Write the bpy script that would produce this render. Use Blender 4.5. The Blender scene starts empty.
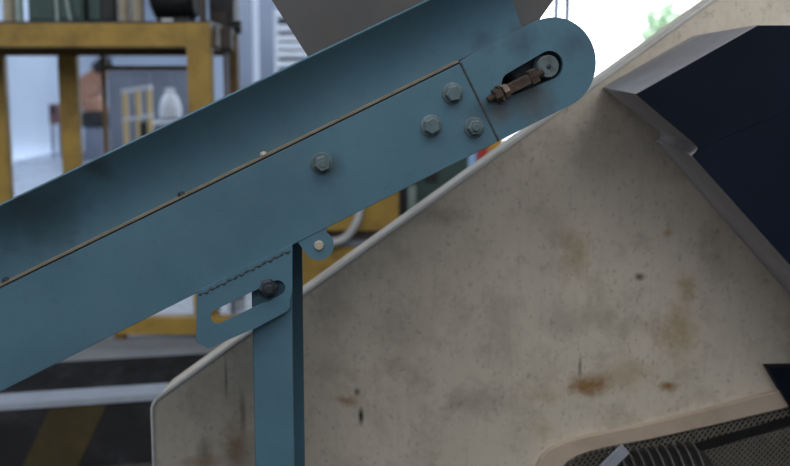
import bpy, bmesh, math, random
from mathutils import Vector, Matrix
from mathutils.geometry import tessellate_polygon
random.seed(7)
sc = bpy.context.scene
COL = sc.collection

def srgb(r, g, b):
    f = lambda c: (c/255/12.92) if c/255 <= .04045 else ((c/255+.055)/1.055)**2.4
    return (f(r), f(g), f(b), 1)

# ------------------------------------------------------------------ camera
H = 1.45                       # eye height above the hall floor
PITCH = math.radians(8)
FPX = 987.5
cam_d = bpy.data.cameras.new('camera'); cam = bpy.data.objects.new('camera', cam_d)
COL.objects.link(cam); sc.camera = cam
cam.location = (0, 0, H); cam.rotation_euler = (math.pi/2 - PITCH, 0, 0)
cam_d.lens = 45; cam_d.sensor_width = 36; cam_d.clip_start = .05; cam_d.clip_end = 300
cam_d.dof.use_dof = True; cam_d.dof.focus_distance = 1.72; cam_d.dof.aperture_fstop = 3.5

# ------------------------------------------------------------------ world, daylight, added front fill, exposure
w = bpy.data.worlds.new('sky'); sc.world = w; w.use_nodes = True
bg = w.node_tree.nodes['Background']
bg.inputs[0].default_value = (.86, .93, 1, 1); bg.inputs[1].default_value = 5.0
def area(name, loc, rot, sx, sy, power, color=(1, 1, 1)):
    d = bpy.data.lights.new(name, 'AREA'); d.shape = 'RECTANGLE'; d.size = sx; d.size_y = sy
    d.energy = power; d.color = color
    o = bpy.data.objects.new(name, d); COL.objects.link(o); o.location = loc; o.rotation_euler = rot
    return o
R = math.radians
area('rooflight_front', (.1, -.2, 4.75), (R(30), 0, R(3)), 7, 1.8, 125, (1, .98, .94))
area('skylight_mid', (0, 15, 5.2), (0, 0, 0), 16, 5, 210, (.84, .91, 1))
area('skylight_far', (0, 25, 5.2), (0, 0, 0), 18, 5, 385, (.80, .88, 1))
area('window_light', (-8.85, 1.2, 3.4), (0, R(-90), 0), 2.4, 7, 185, (.92, .96, 1))
area('front_fill', (0, -4.85, 4.2), (R(72), 0, 0), 9, 1.4, 118, (1, .98, .95))  # added soft fill from behind the camera, lifts panel and guard
sc.view_settings.view_transform = 'Standard'; sc.view_settings.look = 'None'
sc.view_settings.gamma = 1; sc.view_settings.use_curve_mapping = False
sc.view_settings.exposure = 0.0

# ------------------------------------------------------------------ geometry helpers
CF = Vector((0, math.cos(PITCH), -math.sin(PITCH))); CU = Vector((0, math.sin(PITCH), math.cos(PITCH)))
EYE = Vector((0, 0, H))
def ray(x, y): return CF + Vector((1, 0, 0))*((x-395)/FPX) - CU*((y-233)/FPX)
def at(x, y, Y):                                   # a measured image point at a known distance
    d = ray(x, y); return EYE + d*(Y/d.y)
def onz(x, y, z=0.0):
    d = ray(x, y); return EYE + d*((z-H)/d.z)

class MB:
    def __init__(s): s.v = []; s.f = []; s.sm = []
    def add(s, vs, fs, smooth=False):
        o = len(s.v); s.v += [Vector(v) for v in vs]
        for f in fs: s.f.append([i+o for i in f]); s.sm.append(smooth)
        return s
    def box(s, lo, hi, fr=None):
        (a, b, c), (d, e, g) = lo, hi
        vs = [Vector(p) for p in ((a,b,c),(d,b,c),(d,e,c),(a,e,c),(a,b,g),(d,b,g),(d,e,g),(a,e,g))]
        if fr: vs = [fr(*p) for p in vs]
        return s.add(vs, [(3,2,1,0),(4,5,6,7),(0,1,5,4),(1,2,6,5),(2,3,7,6),(3,0,4,7)])
    def hexa(s, eight):
        return s.add(eight, [(3,2,1,0),(4,5,6,7),(0,1,5,4),(1,2,6,5),(2,3,7,6),(3,0,4,7)])
    def plate(s, loops, fr, d0, d1):
        """flat plate of any outline with holes; loops in (u, v), fr(u, d, v) -> world"""
        flat = [p for l in loops for p in l]; n = len(flat)
        tris = tessellate_polygon([[Vector((p[0], p[1], 0)) for p in l] for l in loops])
        vs = [fr(p[0], d0, p[1]) for p in flat] + [fr(p[0], d1, p[1]) for p in flat]
        fs = [tuple(t) for t in tris] + [(t[2]+n, t[1]+n, t[0]+n) for t in tris]
        k = 0
        for l in loops:
            m = len(l)
            for i in range(m):
                a, b = k+i, k+(i+1) % m
                fs.append((a, b, b+n, a+n))
            k += m
        return s.add(vs, fs)
    def tube(s, pts, r, n=12, caps=True):
        pts = [Vector(p) for p in pts]; rs = r if isinstance(r, (list, tuple)) else [r]*len(pts)
        vs = []; fs = []; prev = None
        for i, p in enumerate(pts):
            t = (pts[min(i+1, len(pts)-1)] - pts[max(i-1, 0)]).normalized()
            if prev is None:
                a = t.cross(Vector((0, 0, 1)) if abs(t.z) < .9 else Vector((1, 0, 0))).normalized()
            else:
                a = (prev - t*prev.dot(t)).normalized()
            prev = a; b = t.cross(a)
            for k in range(n):
                q = 2*math.pi*k/n; vs.append(p + (a*math.cos(q) + b*math.sin(q))*rs[i])
        for i in range(len(pts)-1):
            for k in range(n):
                fs.append((i*n+k, i*n+(k+1) % n, (i+1)*n+(k+1) % n, (i+1)*n+k))
        s.add(vs, fs, n > 6)
        if caps:
            o = len(pts)*n
            s.add(vs[:n], [tuple(range(n-1, -1, -1))]); s.add(vs[o-n:], [tuple(range(n))])
        return s
    def lathe(s, c, axis, prof, n=20, smooth=True, rot=0.0):
        """prof: list of (distance along axis, radius)"""
        c = Vector(c); t = Vector(axis).normalized()
        a = t.cross(Vector((0, 0, 1)) if abs(t.z) < .9 else Vector((1, 0, 0))).normalized(); b = t.cross(a)
        vs = []; fs = []
        for h, r in prof:
            for k in range(n):
                q = 2*math.pi*k/n + rot; vs.append(c + t*h + (a*math.cos(q)+b*math.sin(q))*r)
        for i in range(len(prof)-1):
            for k in range(n): fs.append((i*n+k, i*n+(k+1) % n, (i+1)*n+(k+1) % n, (i+1)*n+k))
        fs.append(tuple(range(n-1, -1, -1))); m = (len(prof)-1)*n; fs.append(tuple(range(m, m+n)))
        return s.add(vs, fs, smooth)
    def build(s, name, mat, parent=None, bevel=0, seg=2, auto=True):
        base = parent.matrix_world.translation.copy() if parent else Vector()
        if parent and parent.parent: base = Vector(parent['_base'])
        elif parent: base = Vector(parent['_base'])
        me = bpy.data.meshes.new(name); me.from_pydata([tuple(v-base) for v in s.v], [], s.f)
        me.polygons.foreach_set('use_smooth', s.sm); me.update()
        bm = bmesh.new(); bm.from_mesh(me)
        bmesh.ops.remove_doubles(bm, verts=bm.verts, dist=1e-6)
        bmesh.ops.recalc_face_normals(bm, faces=bm.faces)
        for e in bm.edges:
            if len(e.link_faces) == 2 and e.calc_face_angle(0) > .6: e.smooth = False
        bm.to_mesh(me); bm.free()
        me.materials.append(mat)
        o = bpy.data.objects.new(name, me); COL.objects.link(o)
        if parent: o.parent = parent
        o['_base'] = tuple(base)
        if bevel:
            b = o.modifiers.new('bevel', 'BEVEL'); b.width = bevel; b.segments = seg
            b.limit_method = 'ANGLE'; b.angle_limit = R(40); b.use_clamp_overlap = True
        return o
def thing(name, label, cat, loc, group=None):
    o = bpy.data.objects.new(name, None); COL.objects.link(o); o.location = loc; o.empty_display_size = .1
    o['_base'] = tuple(loc); o['label'] = label; o['category'] = cat
    if group: o['group'] = group
    return o
def tag(o, label, cat, group=None):
    o['label'] = label; o['category'] = cat
    if group: o['group'] = group
    return o
def struct(o): o['kind'] = 'structure'; return o
W3 = lambda u, d, v: Vector((u, d, v))

# ------------------------------------------------------------------ materials
MATS = {}
def material(name, color, rough=.6, metal=0, var=.12, scale=6, dirt=None, dirt_amt=0, dirt_scale=9, marks=(), bump=.0,
             speck=0, stretch=(1, 1, 1), streak=0, spec=None):
    m = bpy.data.materials.new(name); m.use_nodes = True; nt = m.node_tree; N = nt.nodes; L = nt.links
    b = N['Principled BSDF']; b.inputs['Roughness'].default_value = rough; b.inputs['Metallic'].default_value = metal
    geo = N.new('ShaderNodeNewGeometry'); pos = geo.outputs['Position']
    mp0 = N.new('ShaderNodeMapping'); L.new(pos, mp0.inputs[0]); mp0.inputs['Scale'].default_value = stretch
    def noise(sc_, det=5, rgh=.6, src=None, kind='Fac'):
        n = N.new('ShaderNodeTexNoise'); n.inputs['Scale'].default_value = sc_; n.inputs['Detail'].default_value = det
        n.inputs['Roughness'].default_value = rgh; L.new(src or mp0.outputs[0], n.inputs['Vector']); return n.outputs[kind]
    def ramp(f, a, b_, lo=0, hi=1):
        r = N.new('ShaderNodeMapRange'); r.inputs[1].default_value = a; r.inputs[2].default_value = b_
        r.inputs[3].default_value = lo; r.inputs[4].default_value = hi; L.new(f, r.inputs[0]); return r.outputs[0]
    def mix(f, c1, c2, bt='MIX'):
        x = N.new('ShaderNodeMix'); x.data_type = 'RGBA'; x.blend_type = bt
        if isinstance(f, float): x.inputs[0].default_value = f
        else: L.new(f, x.inputs[0])
        for c, i in ((c1, 6), (c2, 7)):
            if isinstance(c, tuple): x.inputs[i].default_value = c
            else: L.new(c, x.inputs[i])
        return x.outputs[2]
    dk = tuple(c*(1-var*1.6) for c in color[:3]) + (1,); lt = tuple(min(1, c*(1+var)) for c in color[:3]) + (1,)
    c = mix(ramp(noise(scale), .32, .68), dk, lt)
    if dirt:
        c = mix(ramp(noise(dirt_scale, 8, .7), .5, .72, 0, dirt_amt), c, dirt)
    if speck:
        mp1 = N.new('ShaderNodeMapping'); L.new(pos, mp1.inputs[0]); mp1.inputs['Scale'].default_value = (1, 1, .75)
        c = mix(ramp(noise(95, 3, .55, mp1.outputs[0]), .60, .74, 0, speck), c, tuple(q*.35 for q in color[:3])+(1,))
        c = mix(ramp(noise(33, 6, .7, mp1.outputs[0]), .55, .75, 0, speck*.8), c, tuple(q*.5 for q in color[:3])+(1,))
    if streak:
        mp2 = N.new('ShaderNodeMapping'); L.new(pos, mp2.inputs[0]); mp2.inputs['Scale'].default_value = (60, 60, 5)
        c = mix(ramp(noise(1, 4, .6, mp2.outputs[0]), .52, .8, 0, streak), c, tuple(q*.45 for q in color[:3])+(1,))
    if marks:
        nv = noise(28, 5, .65, pos, 'Color')
        sub = N.new('ShaderNodeVectorMath'); sub.operation = 'SUBTRACT'; L.new(nv, sub.inputs[0]); sub.inputs[1].default_value = (.5, .5, .5)
        for cen, rad, colr, st, rag in marks:
            mp = N.new('ShaderNodeMapping'); L.new(pos, mp.inputs[0])
            s_ = [1/r for r in rad]; mp.inputs['Scale'].default_value = s_
            mp.inputs['Location'].default_value = [-cen[i]*s_[i] for i in range(3)]
            ms = N.new('ShaderNodeVectorMath'); ms.operation = 'MULTIPLY_ADD'; L.new(sub.outputs[0], ms.inputs[0])
            ms.inputs[1].default_value = (rag, rag, rag); L.new(mp.outputs[0], ms.inputs[2])
            le = N.new('ShaderNodeVectorMath'); le.operation = 'LENGTH'; L.new(ms.outputs[0], le.inputs[0])
            c = mix(ramp(le.outputs['Value'], .25, 1.15, st, 0), c, colr)
    L.new(c, b.inputs['Base Color'])
    rr = ramp(noise(scale*2.3), .3, .7, max(0, rough-.08), min(1, rough+.1)); L.new(rr, b.inputs['Roughness'])
    if bump:
        bp = N.new('ShaderNodeBump'); bp.inputs['Strength'].default_value = bump; bp.inputs['Distance'].default_value = .003
        L.new(noise(scale*12, 4), bp.inputs['Height']); L.new(bp.outputs[0], b.inputs['Normal'])
    if spec is not None: b.inputs['Specular IOR Level'].default_value = spec
    MATS[name] = m; return m

# conveyor frame: u along the incline, d away from the viewer, v square to the incline
KY = .2; ANG = R(25.41)
EX = Vector((1, KY, 0)).normalized(); ED = Vector((-KY, 1, 0)).normalized()
EU = EX*math.cos(ANG) + Vector((0, 0, math.sin(ANG))); EV = -EX*math.sin(ANG) + Vector((0, 0, math.cos(ANG)))
CO = Vector((-.12510, 1.65498, 1.39006))
def C(u, d, v): return CO + EU*u + ED*d + EV*v
def cuv(x, y, d=0.0):                              # image point on a plane parallel to the side plate -> (u, v)
    r = ray(x, y); o = CO + ED*d; p = EYE + r*((o-EYE).dot(ED)/r.dot(ED)); q = p - o
    return q.dot(EU), q.dot(EV)

PY = 2.30                                          # front face of the beige machine
def wall_stain(x, y, rx, ry, col, st, rag=2.0):
    return (tuple(at(x, y, PY)), (rx*PY/FPX, .5, ry*PY/FPX), col, st, rag)
rust = srgb(140, 98, 36); ylw = srgb(158, 126, 60); blk = srgb(28, 26, 24); grime = srgb(82, 76, 68)
beige_stains = [wall_stain(*a) for a in (
    (588, 385, 28, 14, rust, .9), (669, 387, 11, 7, rust, .95), (575, 252, 17, 24, ylw, .5), (686, 288, 10, 18, ylw, .55),
    (678, 335, 22, 34, ylw, .55), (625, 375, 36, 18, ylw, .4), (347, 401, 13, 7, rust, .6), (236, 446, 12, 34, rust, .55),
    (205, 462, 22, 10, rust, .55), (668, 233, 7, 5, ylw, .6), (545, 395, 18, 12, ylw, .35), (540, 430, 14, 14, ylw, .3),
    (357, 392, 4, 5, blk, .7, .5), (361, 416, 3.2, 11, blk, 1.0, .35), (580, 366, 2.2, 14, blk, .6, .4), (640, 277, 6, 5, grime, .9, .8),
    (226, 378, 1.6, 26, blk, .55, .25), (243, 412, 4, 26, grime, .6, .8), (205, 450, 10, 14, grime, .5, 1.2), (400, 330, 30, 40, grime, .25),
    (480, 400, 40, 22, grime, .3), (330, 300, 25, 40, grime, .3), (500, 330, 26, 50, grime, .22), (560, 320, 20, 24, grime, .22),
    (715, 250, 20, 40, grime, .2), (250, 460, 30, 30, grime, .3), (440, 215, 34, 12, grime, .35))]
M_BEIGE = material('beige_paint', srgb(216, 206, 190), .55, var=.07, scale=3.2, dirt=srgb(150, 138, 118), dirt_amt=.55, dirt_scale=7,
                   marks=beige_stains, speck=.5, bump=.05, streak=.25)
M_LIP = material('worn_beige_edge', srgb(206, 204, 200), .5, var=.06, scale=12, dirt=srgb(150, 138, 118), dirt_amt=.4)
M_RIM = material('rim_paint', srgb(196, 178, 160), .5, var=.05, scale=8, dirt=srgb(140, 120, 100), dirt_amt=.4)
def teal_stain_shade(x, y, r, col, st, rag=1.0, asp=1.0):
    u, v = cuv(x, y); return (tuple(C(u, 0, v)), (r*.0017*asp, .2, r*.0017), col, st, rag)
tdk = srgb(34, 44, 48)
teal_stains_shade = [teal_stain_shade(*a) for a in ((40, 218, 42, tdk, .5, 1.6), (100, 168, 14, tdk, .55, 1.4), (528, 92, 30, srgb(66, 58, 50), .55, 1.4),
    (522, 40, 20, tdk, .4, 1.6), (575, 45, 18, tdk, .35, 1.8), (484, 40, 14, tdk, .4, 1.6), (480, 112, 16, tdk, .4), (535, 105, 22, srgb(70, 58, 48), .4, 1.4),
    (500, 112, 14, srgb(84, 60, 44), .5, 1.2), (333, 166, 13, srgb(44, 56, 60), .5, .8))]  # last entry paints the cast shadow to the right of a bolt
M_TEAL = material('teal_paint', srgb(70, 104, 121), .5, var=.08, scale=5, dirt=srgb(80, 106, 116), dirt_amt=.45, dirt_scale=14,
                  marks=teal_stains_shade, bump=.04, speck=.16)
M_WELD = material('painted_weld', srgb(52, 72, 82), .75, var=.15, scale=60)
M_DUST = material('dusty_edge', srgb(118, 111, 98), .9, var=.15, scale=30, dirt=srgb(60, 62, 60), dirt_amt=.5, dirt_scale=40)
M_GAP = material('gap_shade_black', srgb(22, 26, 28), .9, var=.2, scale=20)  # black standing in for the shadow inside the seam gap
M_JOINT = material('grimy_joint', srgb(62, 70, 72), .7, var=.2, scale=40, dirt=srgb(40, 36, 32), dirt_amt=.6, dirt_scale=70)
M_STEEL = material('zinc_steel', srgb(108, 122, 126), .45, .55, var=.12, scale=40, dirt=srgb(70, 66, 58), dirt_amt=.6, dirt_scale=60)
M_TBOLT = material('painted_bolt', srgb(86, 104, 110), .55, .1, var=.12, scale=50, dirt=srgb(60, 62, 60), dirt_amt=.6, dirt_scale=80)
M_RUST = material('rusty_steel', srgb(62, 50, 43), .9, .0, var=.3, scale=60, dirt=srgb(44, 34, 28), dirt_amt=.9, dirt_scale=90, bump=.3)
M_DARKST = material('dark_oiled_steel', srgb(46, 54, 60), .5, .3, var=.2, scale=30)
M_STRAP = material('grey_strap', srgb(128, 132, 144), .5, var=.1, scale=40)
M_PALE = material('pale_zinc', srgb(168, 162, 150), .5, .1, var=.1, scale=60)
M_NUT = material('worn_nut', srgb(100, 86, 74), .7, var=.2, scale=60)
M_RUBBER = material('belt_rubber', srgb(58, 60, 62), .8, var=.15, scale=20)
M_NAVY = material('navy_paint', srgb(17, 24, 38), .6, spec=.1, var=.12, scale=4, dirt=srgb(20, 26, 40), dirt_amt=.35)
M_HOODSIDE = material('hood_grey_paint', srgb(150, 148, 152), .5, var=.08, scale=6, dirt=srgb(124, 116, 108), dirt_amt=.5, dirt_scale=12)
M_HOPPER = material('hopper_grey', srgb(80, 79, 80), .6, var=.1, scale=5, dirt=srgb(92, 80, 72), dirt_amt=.4, dirt_scale=8)
M_YEL = material('yellow_paint', srgb(166, 134, 58), .55, var=.15, scale=4, dirt=srgb(104, 78, 42), dirt_amt=.7, dirt_scale=6)
M_YELDK = material('dark_yellow_paint', srgb(108, 82, 40), .6, var=.2, scale=4, dirt=srgb(70, 48, 30), dirt_amt=.7, dirt_scale=5)  # darker, browner yellow for rear members, rail and feet
M_FLOOR = material('hall_floor', srgb(166, 176, 192), .3, var=.08, scale=.6, dirt=srgb(150, 156, 164), dirt_amt=.5, dirt_scale=.9)
M_OIL = material('oily_black_paint', srgb(18, 19, 22), .9, var=.4, scale=5, spec=.2, dirt=srgb(66, 68, 72), dirt_amt=.55, dirt_scale=7, stretch=(1, .6, 1))
M_CONC = material('bare_concrete', srgb(138, 142, 150), .7, var=.12, scale=2, dirt=srgb(70, 70, 72), dirt_amt=.5, dirt_scale=4)
M_PIT = material('oily_pit_floor', srgb(92, 90, 88), .7, var=.2, scale=1.5, dirt=srgb(36, 35, 34), dirt_amt=.6, dirt_scale=3)
M_KWHITE = material('white_line_paint', srgb(164, 174, 190), .6, var=.06, scale=5, dirt=srgb(150, 156, 166), dirt_amt=.5)
M_KBLACK = material('kerb_black_paint', srgb(34, 34, 37), .75, var=.2, scale=4, dirt=srgb(84, 84, 90), dirt_amt=.5, dirt_scale=5)
M_KYEL = material('kerb_yellow_paint', srgb(72, 63, 34), .7, var=.2, scale=5, dirt=srgb(70, 58, 40), dirt_amt=.6)
M_WALL = material('hall_wall', srgb(186, 198, 214), .7, var=.04, scale=.5)
M_ROOF = material('roof_sheet', srgb(150, 154, 160), .7, var=.05, scale=.5)
M_COLG = material('column_grey', srgb(128, 136, 150), .6, var=.06, scale=1)
M_GREEN = material('green_machine_paint', srgb(58, 84, 80), .5, var=.12, scale=3, dirt=srgb(34, 44, 44), dirt_amt=.5)
M_GREENL = material('pale_green_trim', srgb(150, 168, 164), .5, var=.08, scale=6)
M_BLACK = material('black_paint', srgb(26, 27, 30), .5, var=.2, scale=8)
M_MATTE = material('matte_black', srgb(15, 15, 16), .9, var=.2, scale=20)
M_FIN = material('black_fin_paint', srgb(70, 70, 72), .6, .0, var=.15, scale=20, dirt=srgb(90, 88, 86), dirt_amt=.5, dirt_scale=40)
M_WIRE = material('galvanised_wire', srgb(122, 117, 110), .5, .0, var=.12, scale=40)
M_BROWN = material('brown_machine_paint', srgb(72, 62, 58), .6, var=.15, scale=6)
M_ORANGE = material('orange_machine_paint', srgb(168, 122, 98), .5, var=.12, scale=2, dirt=srgb(120, 70, 50), dirt_amt=.5, dirt_scale=3)
M_SLATE = material('slate_board', srgb(122, 128, 144), .6, var=.1, scale=1.2)
M_WHITE = material('white_paint', srgb(226, 230, 236), .5, var=.04, scale=3)
M_CREAM = material('cream_yellow_paint', srgb(228, 200, 138), .5, var=.06, scale=6)
M_HOSE = material('grey_hose', srgb(190, 194, 194), .5, var=.08, scale=15)
M_RED = material('red_plastic', srgb(226, 62, 40), .4, var=.05, scale=6)
M_YPL = material('yellow_plastic', srgb(240, 190, 40), .4, var=.05, scale=6)
M_BLUEP = material('pale_blue_plastic', srgb(170, 205, 235), .4, var=.05, scale=6)
M_LEAF = material('leaf', srgb(158, 182, 150), .6, var=.3, scale=3)
M_BARK = material('bark', srgb(104, 84, 64), .9, var=.2, scale=8)
M_GROUND = material('outside_ground', srgb(200, 200, 192), .9, var=.06, scale=.4)
gm = bpy.data.materials.new('window_glass'); gm.use_nodes = True
gm.node_tree.nodes['Principled BSDF'].inputs['Base Color'].default_value = (.8, .9, 1, 1)
gm.node_tree.nodes['Principled BSDF'].inputs['Emission Color'].default_value = (.86, .93, 1, 1)
gm.node_tree.nodes['Principled BSDF'].inputs['Emission Strength'].default_value = 1.2
M_DAY = gm
M_DIM = gm.copy(); M_DIM.name = 'dim_fill_glow'; M_DIM.node_tree.nodes['Principled BSDF'].inputs['Emission Strength'].default_value = .25  # weak glow for the added fill pane

# ================================================================== SETTING
ZL = -.35                                          # lower floor the machines stand on
k0 = onz(0, 405); k1 = onz(150, 395)               # front edge of the raised floor
kd = (k1-k0).normalized(); kn = Vector((-kd.y, kd.x, 0))       # along the edge, away from viewer
def K(a, b, z): return Vector((k0.x, k0.y, 0)) + kd*a + kn*b + Vector((0, 0, z))
XL, XR, YB, YF, ZR = -9, 14, -5, 32, 5.4
struct(MB().box((XL, YB, ZL-.2), (XR, 9, ZL)).build('floor_pit', M_PIT))
# raised hall floor (a slab whose front follows the kerb)
a0, a1 = K(-12, .9, 0), K(20, .9, 0)
def slab(poly, z0, z1, name, mat):
    m = MB(); m.plate([[(p.x, p.y) for p in poly]], lambda u, d, v: Vector((u, v, d)), z0, z1); return m.build(name, mat)
struct(slab([K(-5.5, 1.25, 0), K(16.5, 1.25, 0), Vector((XR, YF, 0)), Vector((XL, YF, 0))], ZL-.2, 0, 'floor', M_FLOOR))
struct(slab([K(-5.5, .74, 0), K(16.5, .74, 0), K(16.5, 1.25, 0), K(-5.5, 1.25, 0)], ZL-.2, 0, 'floor_concrete_strip', M_CONC))
struct(slab([K(-5.5, .17, 0), K(16.5, .17, 0), K(16.5, .74, 0), K(-5.5, .74, 0)], ZL-.2, -.004, 'floor_oily_strip', M_OIL))
kerb = struct(MB().hexa([K(-5.5, .012, ZL), K(16.5, .012, ZL), K(16.5, .17, ZL), K(-5.5, .17, ZL), K(-5.5, .012, -.02), K(16.5, .012, -.02), K(16.5, .17, -.02), K(-5.5, .17, -.02)]).build('trim_1', M_KBLACK))
kerb['_base'] = (0, 0, 0)
MB().hexa([K(-5.5, 0, -.03), K(16.5, 0, -.03), K(16.5, .17, -.03), K(-5.5, .17, -.03), K(-5.5, 0, .006), K(16.5, 0, .006), K(16.5, .17, .006), K(-5.5, .17, .006)]).build('edge_strip', M_KWHITE, kerb, .004)
kp = lambda x, y: (lambda r: (lambda p: ((p-K(0, 0, 0)).dot(kd), p.z))(EYE + r*((K(0, 0, 0)-EYE).dot(kn)/r.dot(kn))))(ray(x, y))
(sa, sz), (sb, _), (sc_, sz2), (sd, _) = kp(51, 406), kp(108, 402), kp(78, 466), kp(24, 466)
lean = (sc_-sb)/(sz2-sz); wd = sb-sa
for i in range(-6, 12):
    o_ = i*wd*2.7
    if sa+o_ > 14 or sa+o_ < -5: continue
    zt, zb = -.031, ZL+.004
    xs = lambda z, s_: s_ + lean*(z-sz) + o_
    MB().hexa([K(xs(zb, sa), .009, zb), K(xs(zb, sb), .009, zb), K(xs(zb, sb), .014, zb), K(xs(zb, sa), .014, zb),
               K(xs(zt, sa), .009, zt), K(xs(zt, sb), .009, zt), K(xs(zt, sb), .014, zt), K(xs(zt, sa), .014, zt)]).build('hazard_stripe', M_KYEL, kerb)
# walls
DX0, DX1, DZ = 2.9, 10.6, 5.0
struct(MB().plate([[(XL, 0), (DX0, 0), (DX0, DZ), (DX1, DZ), (DX1, 0), (XR, 0), (XR, ZR), (XL, ZR)]], W3, YF, YF+.3).build('wall_back', M_WALL))
wl = struct(MB().plate([[(YB, ZL), (YF, ZL), (YF, ZR), (YB, ZR)], [(-2.3, 2.2), (-2.3, 4.6), (4.7, 4.6), (4.7, 2.2)]], lambda u, d, v: Vector((d, u, v)), XL-.3, XL).build('wall_left', M_WALL))
struct(MB().box((XR, YB, ZL), (XR+.3, YF, ZR)).build('wall_right', M_WALL))
struct(MB().plate([[(XL, ZL), (XR, ZL), (XR, ZR), (XL, ZR)], [(-4.5, 3.4), (4.5, 3.4), (4.5, 4.9), (-4.5, 4.9)]], W3, YB-.3, YB).build('wall_front', M_COLG))  # opening added for the front fill light
struct(MB().box((-4.5, YB-.2, 3.4), (4.5, YB-.17, 4.9)).build('fill_pane', M_DIM))  # added glowing pane behind the fill light, out of view
struct(MB().box((XL, YB, ZR), (XR, YF, ZR+.2)).build('ceiling', M_ROOF))
wn = struct(thing('window_1', 'x', 'x', (XL-.15, 1.2, 2.7))); del wn['label']; del wn['category']
MB().box((XL-.2, -2.3, 2.2), (XL-.18, 4.7, 4.6)).build('pane', M_DAY, wn)
for i in range(6):
    y = -2.3 + 7*i/5; MB().box((XL-.28, y-.04, 2.2), (XL-.1, y+.04, 4.6)).build('mullion', M_WHITE, wn)
for nme, (x, y, sx, sy) in (('window_3', (0, 15, 16, 5)), ('window_4', (0, 25, 18, 5))):
    struct(MB().box((x-sx/2, y-sy/2, ZR-.1), (x+sx/2, y+sy/2, ZR-.005)).build(nme, M_DAY))
rl = Matrix.Translation((.1, -.2, 4.75)) @ Matrix.Rotation(R(3), 4, 'Z') @ Matrix.Rotation(R(30), 4, 'X')
struct(MB().box((-3.55, -.95, .03), (3.55, .95, .06), lambda x, y, z: rl @ Vector((x, y, z))).build('window_2', M_DAY))
# doorway frame with a thin sliding-door post, outdoors beyond
dr = struct(thing('door_1', 'x', 'x', (DX0, YF, 0))); del dr['label']; del dr['category']
for x in (DX0-.08, at(556, 0, YF).x, at(567, 0, YF).x, DX1-.08):
    MB().box((x-.1, YF-.12, 0), (x+.1, YF-.02, DZ)).build('door_post', M_COLG, dr)
MB().box((DX0-.2, YF-.12, DZ-.1), (DX1+.2, YF-.02, DZ+.25)).build('door_lintel', M_COLG, dr)
struct(MB().box((-25, YF+.3, -.2), (40, 75, -.01)).build('ground_outside', M_GROUND))
for i, px in enumerate((38,)):
    p = at(px, 100, 31.4); struct(MB().box((p.x-.14, 31.2, 0), (p.x+.14, 31.7, ZR)).build('trim_2', M_COLG))
p = at(256, 50, 24); struct(MB().box((p.x-.05, 23.9, 0), (p.x+.05, 24.1, ZR)).build('trim_3', M_WHITE))
p0, p1 = at(240, 50, 26), at(252, 50, 26); struct(MB().box((p0.x, 25.8, 0), (p1.x, 26.1, ZR)).build('trim_4', M_COLG))
p0, p1 = at(260, 50, 27), at(275, 50, 27); struct(MB().box((p0.x, 26.8, 0), (p1.x, 27.1, ZR)).build('trim_5', M_COLG))

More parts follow.
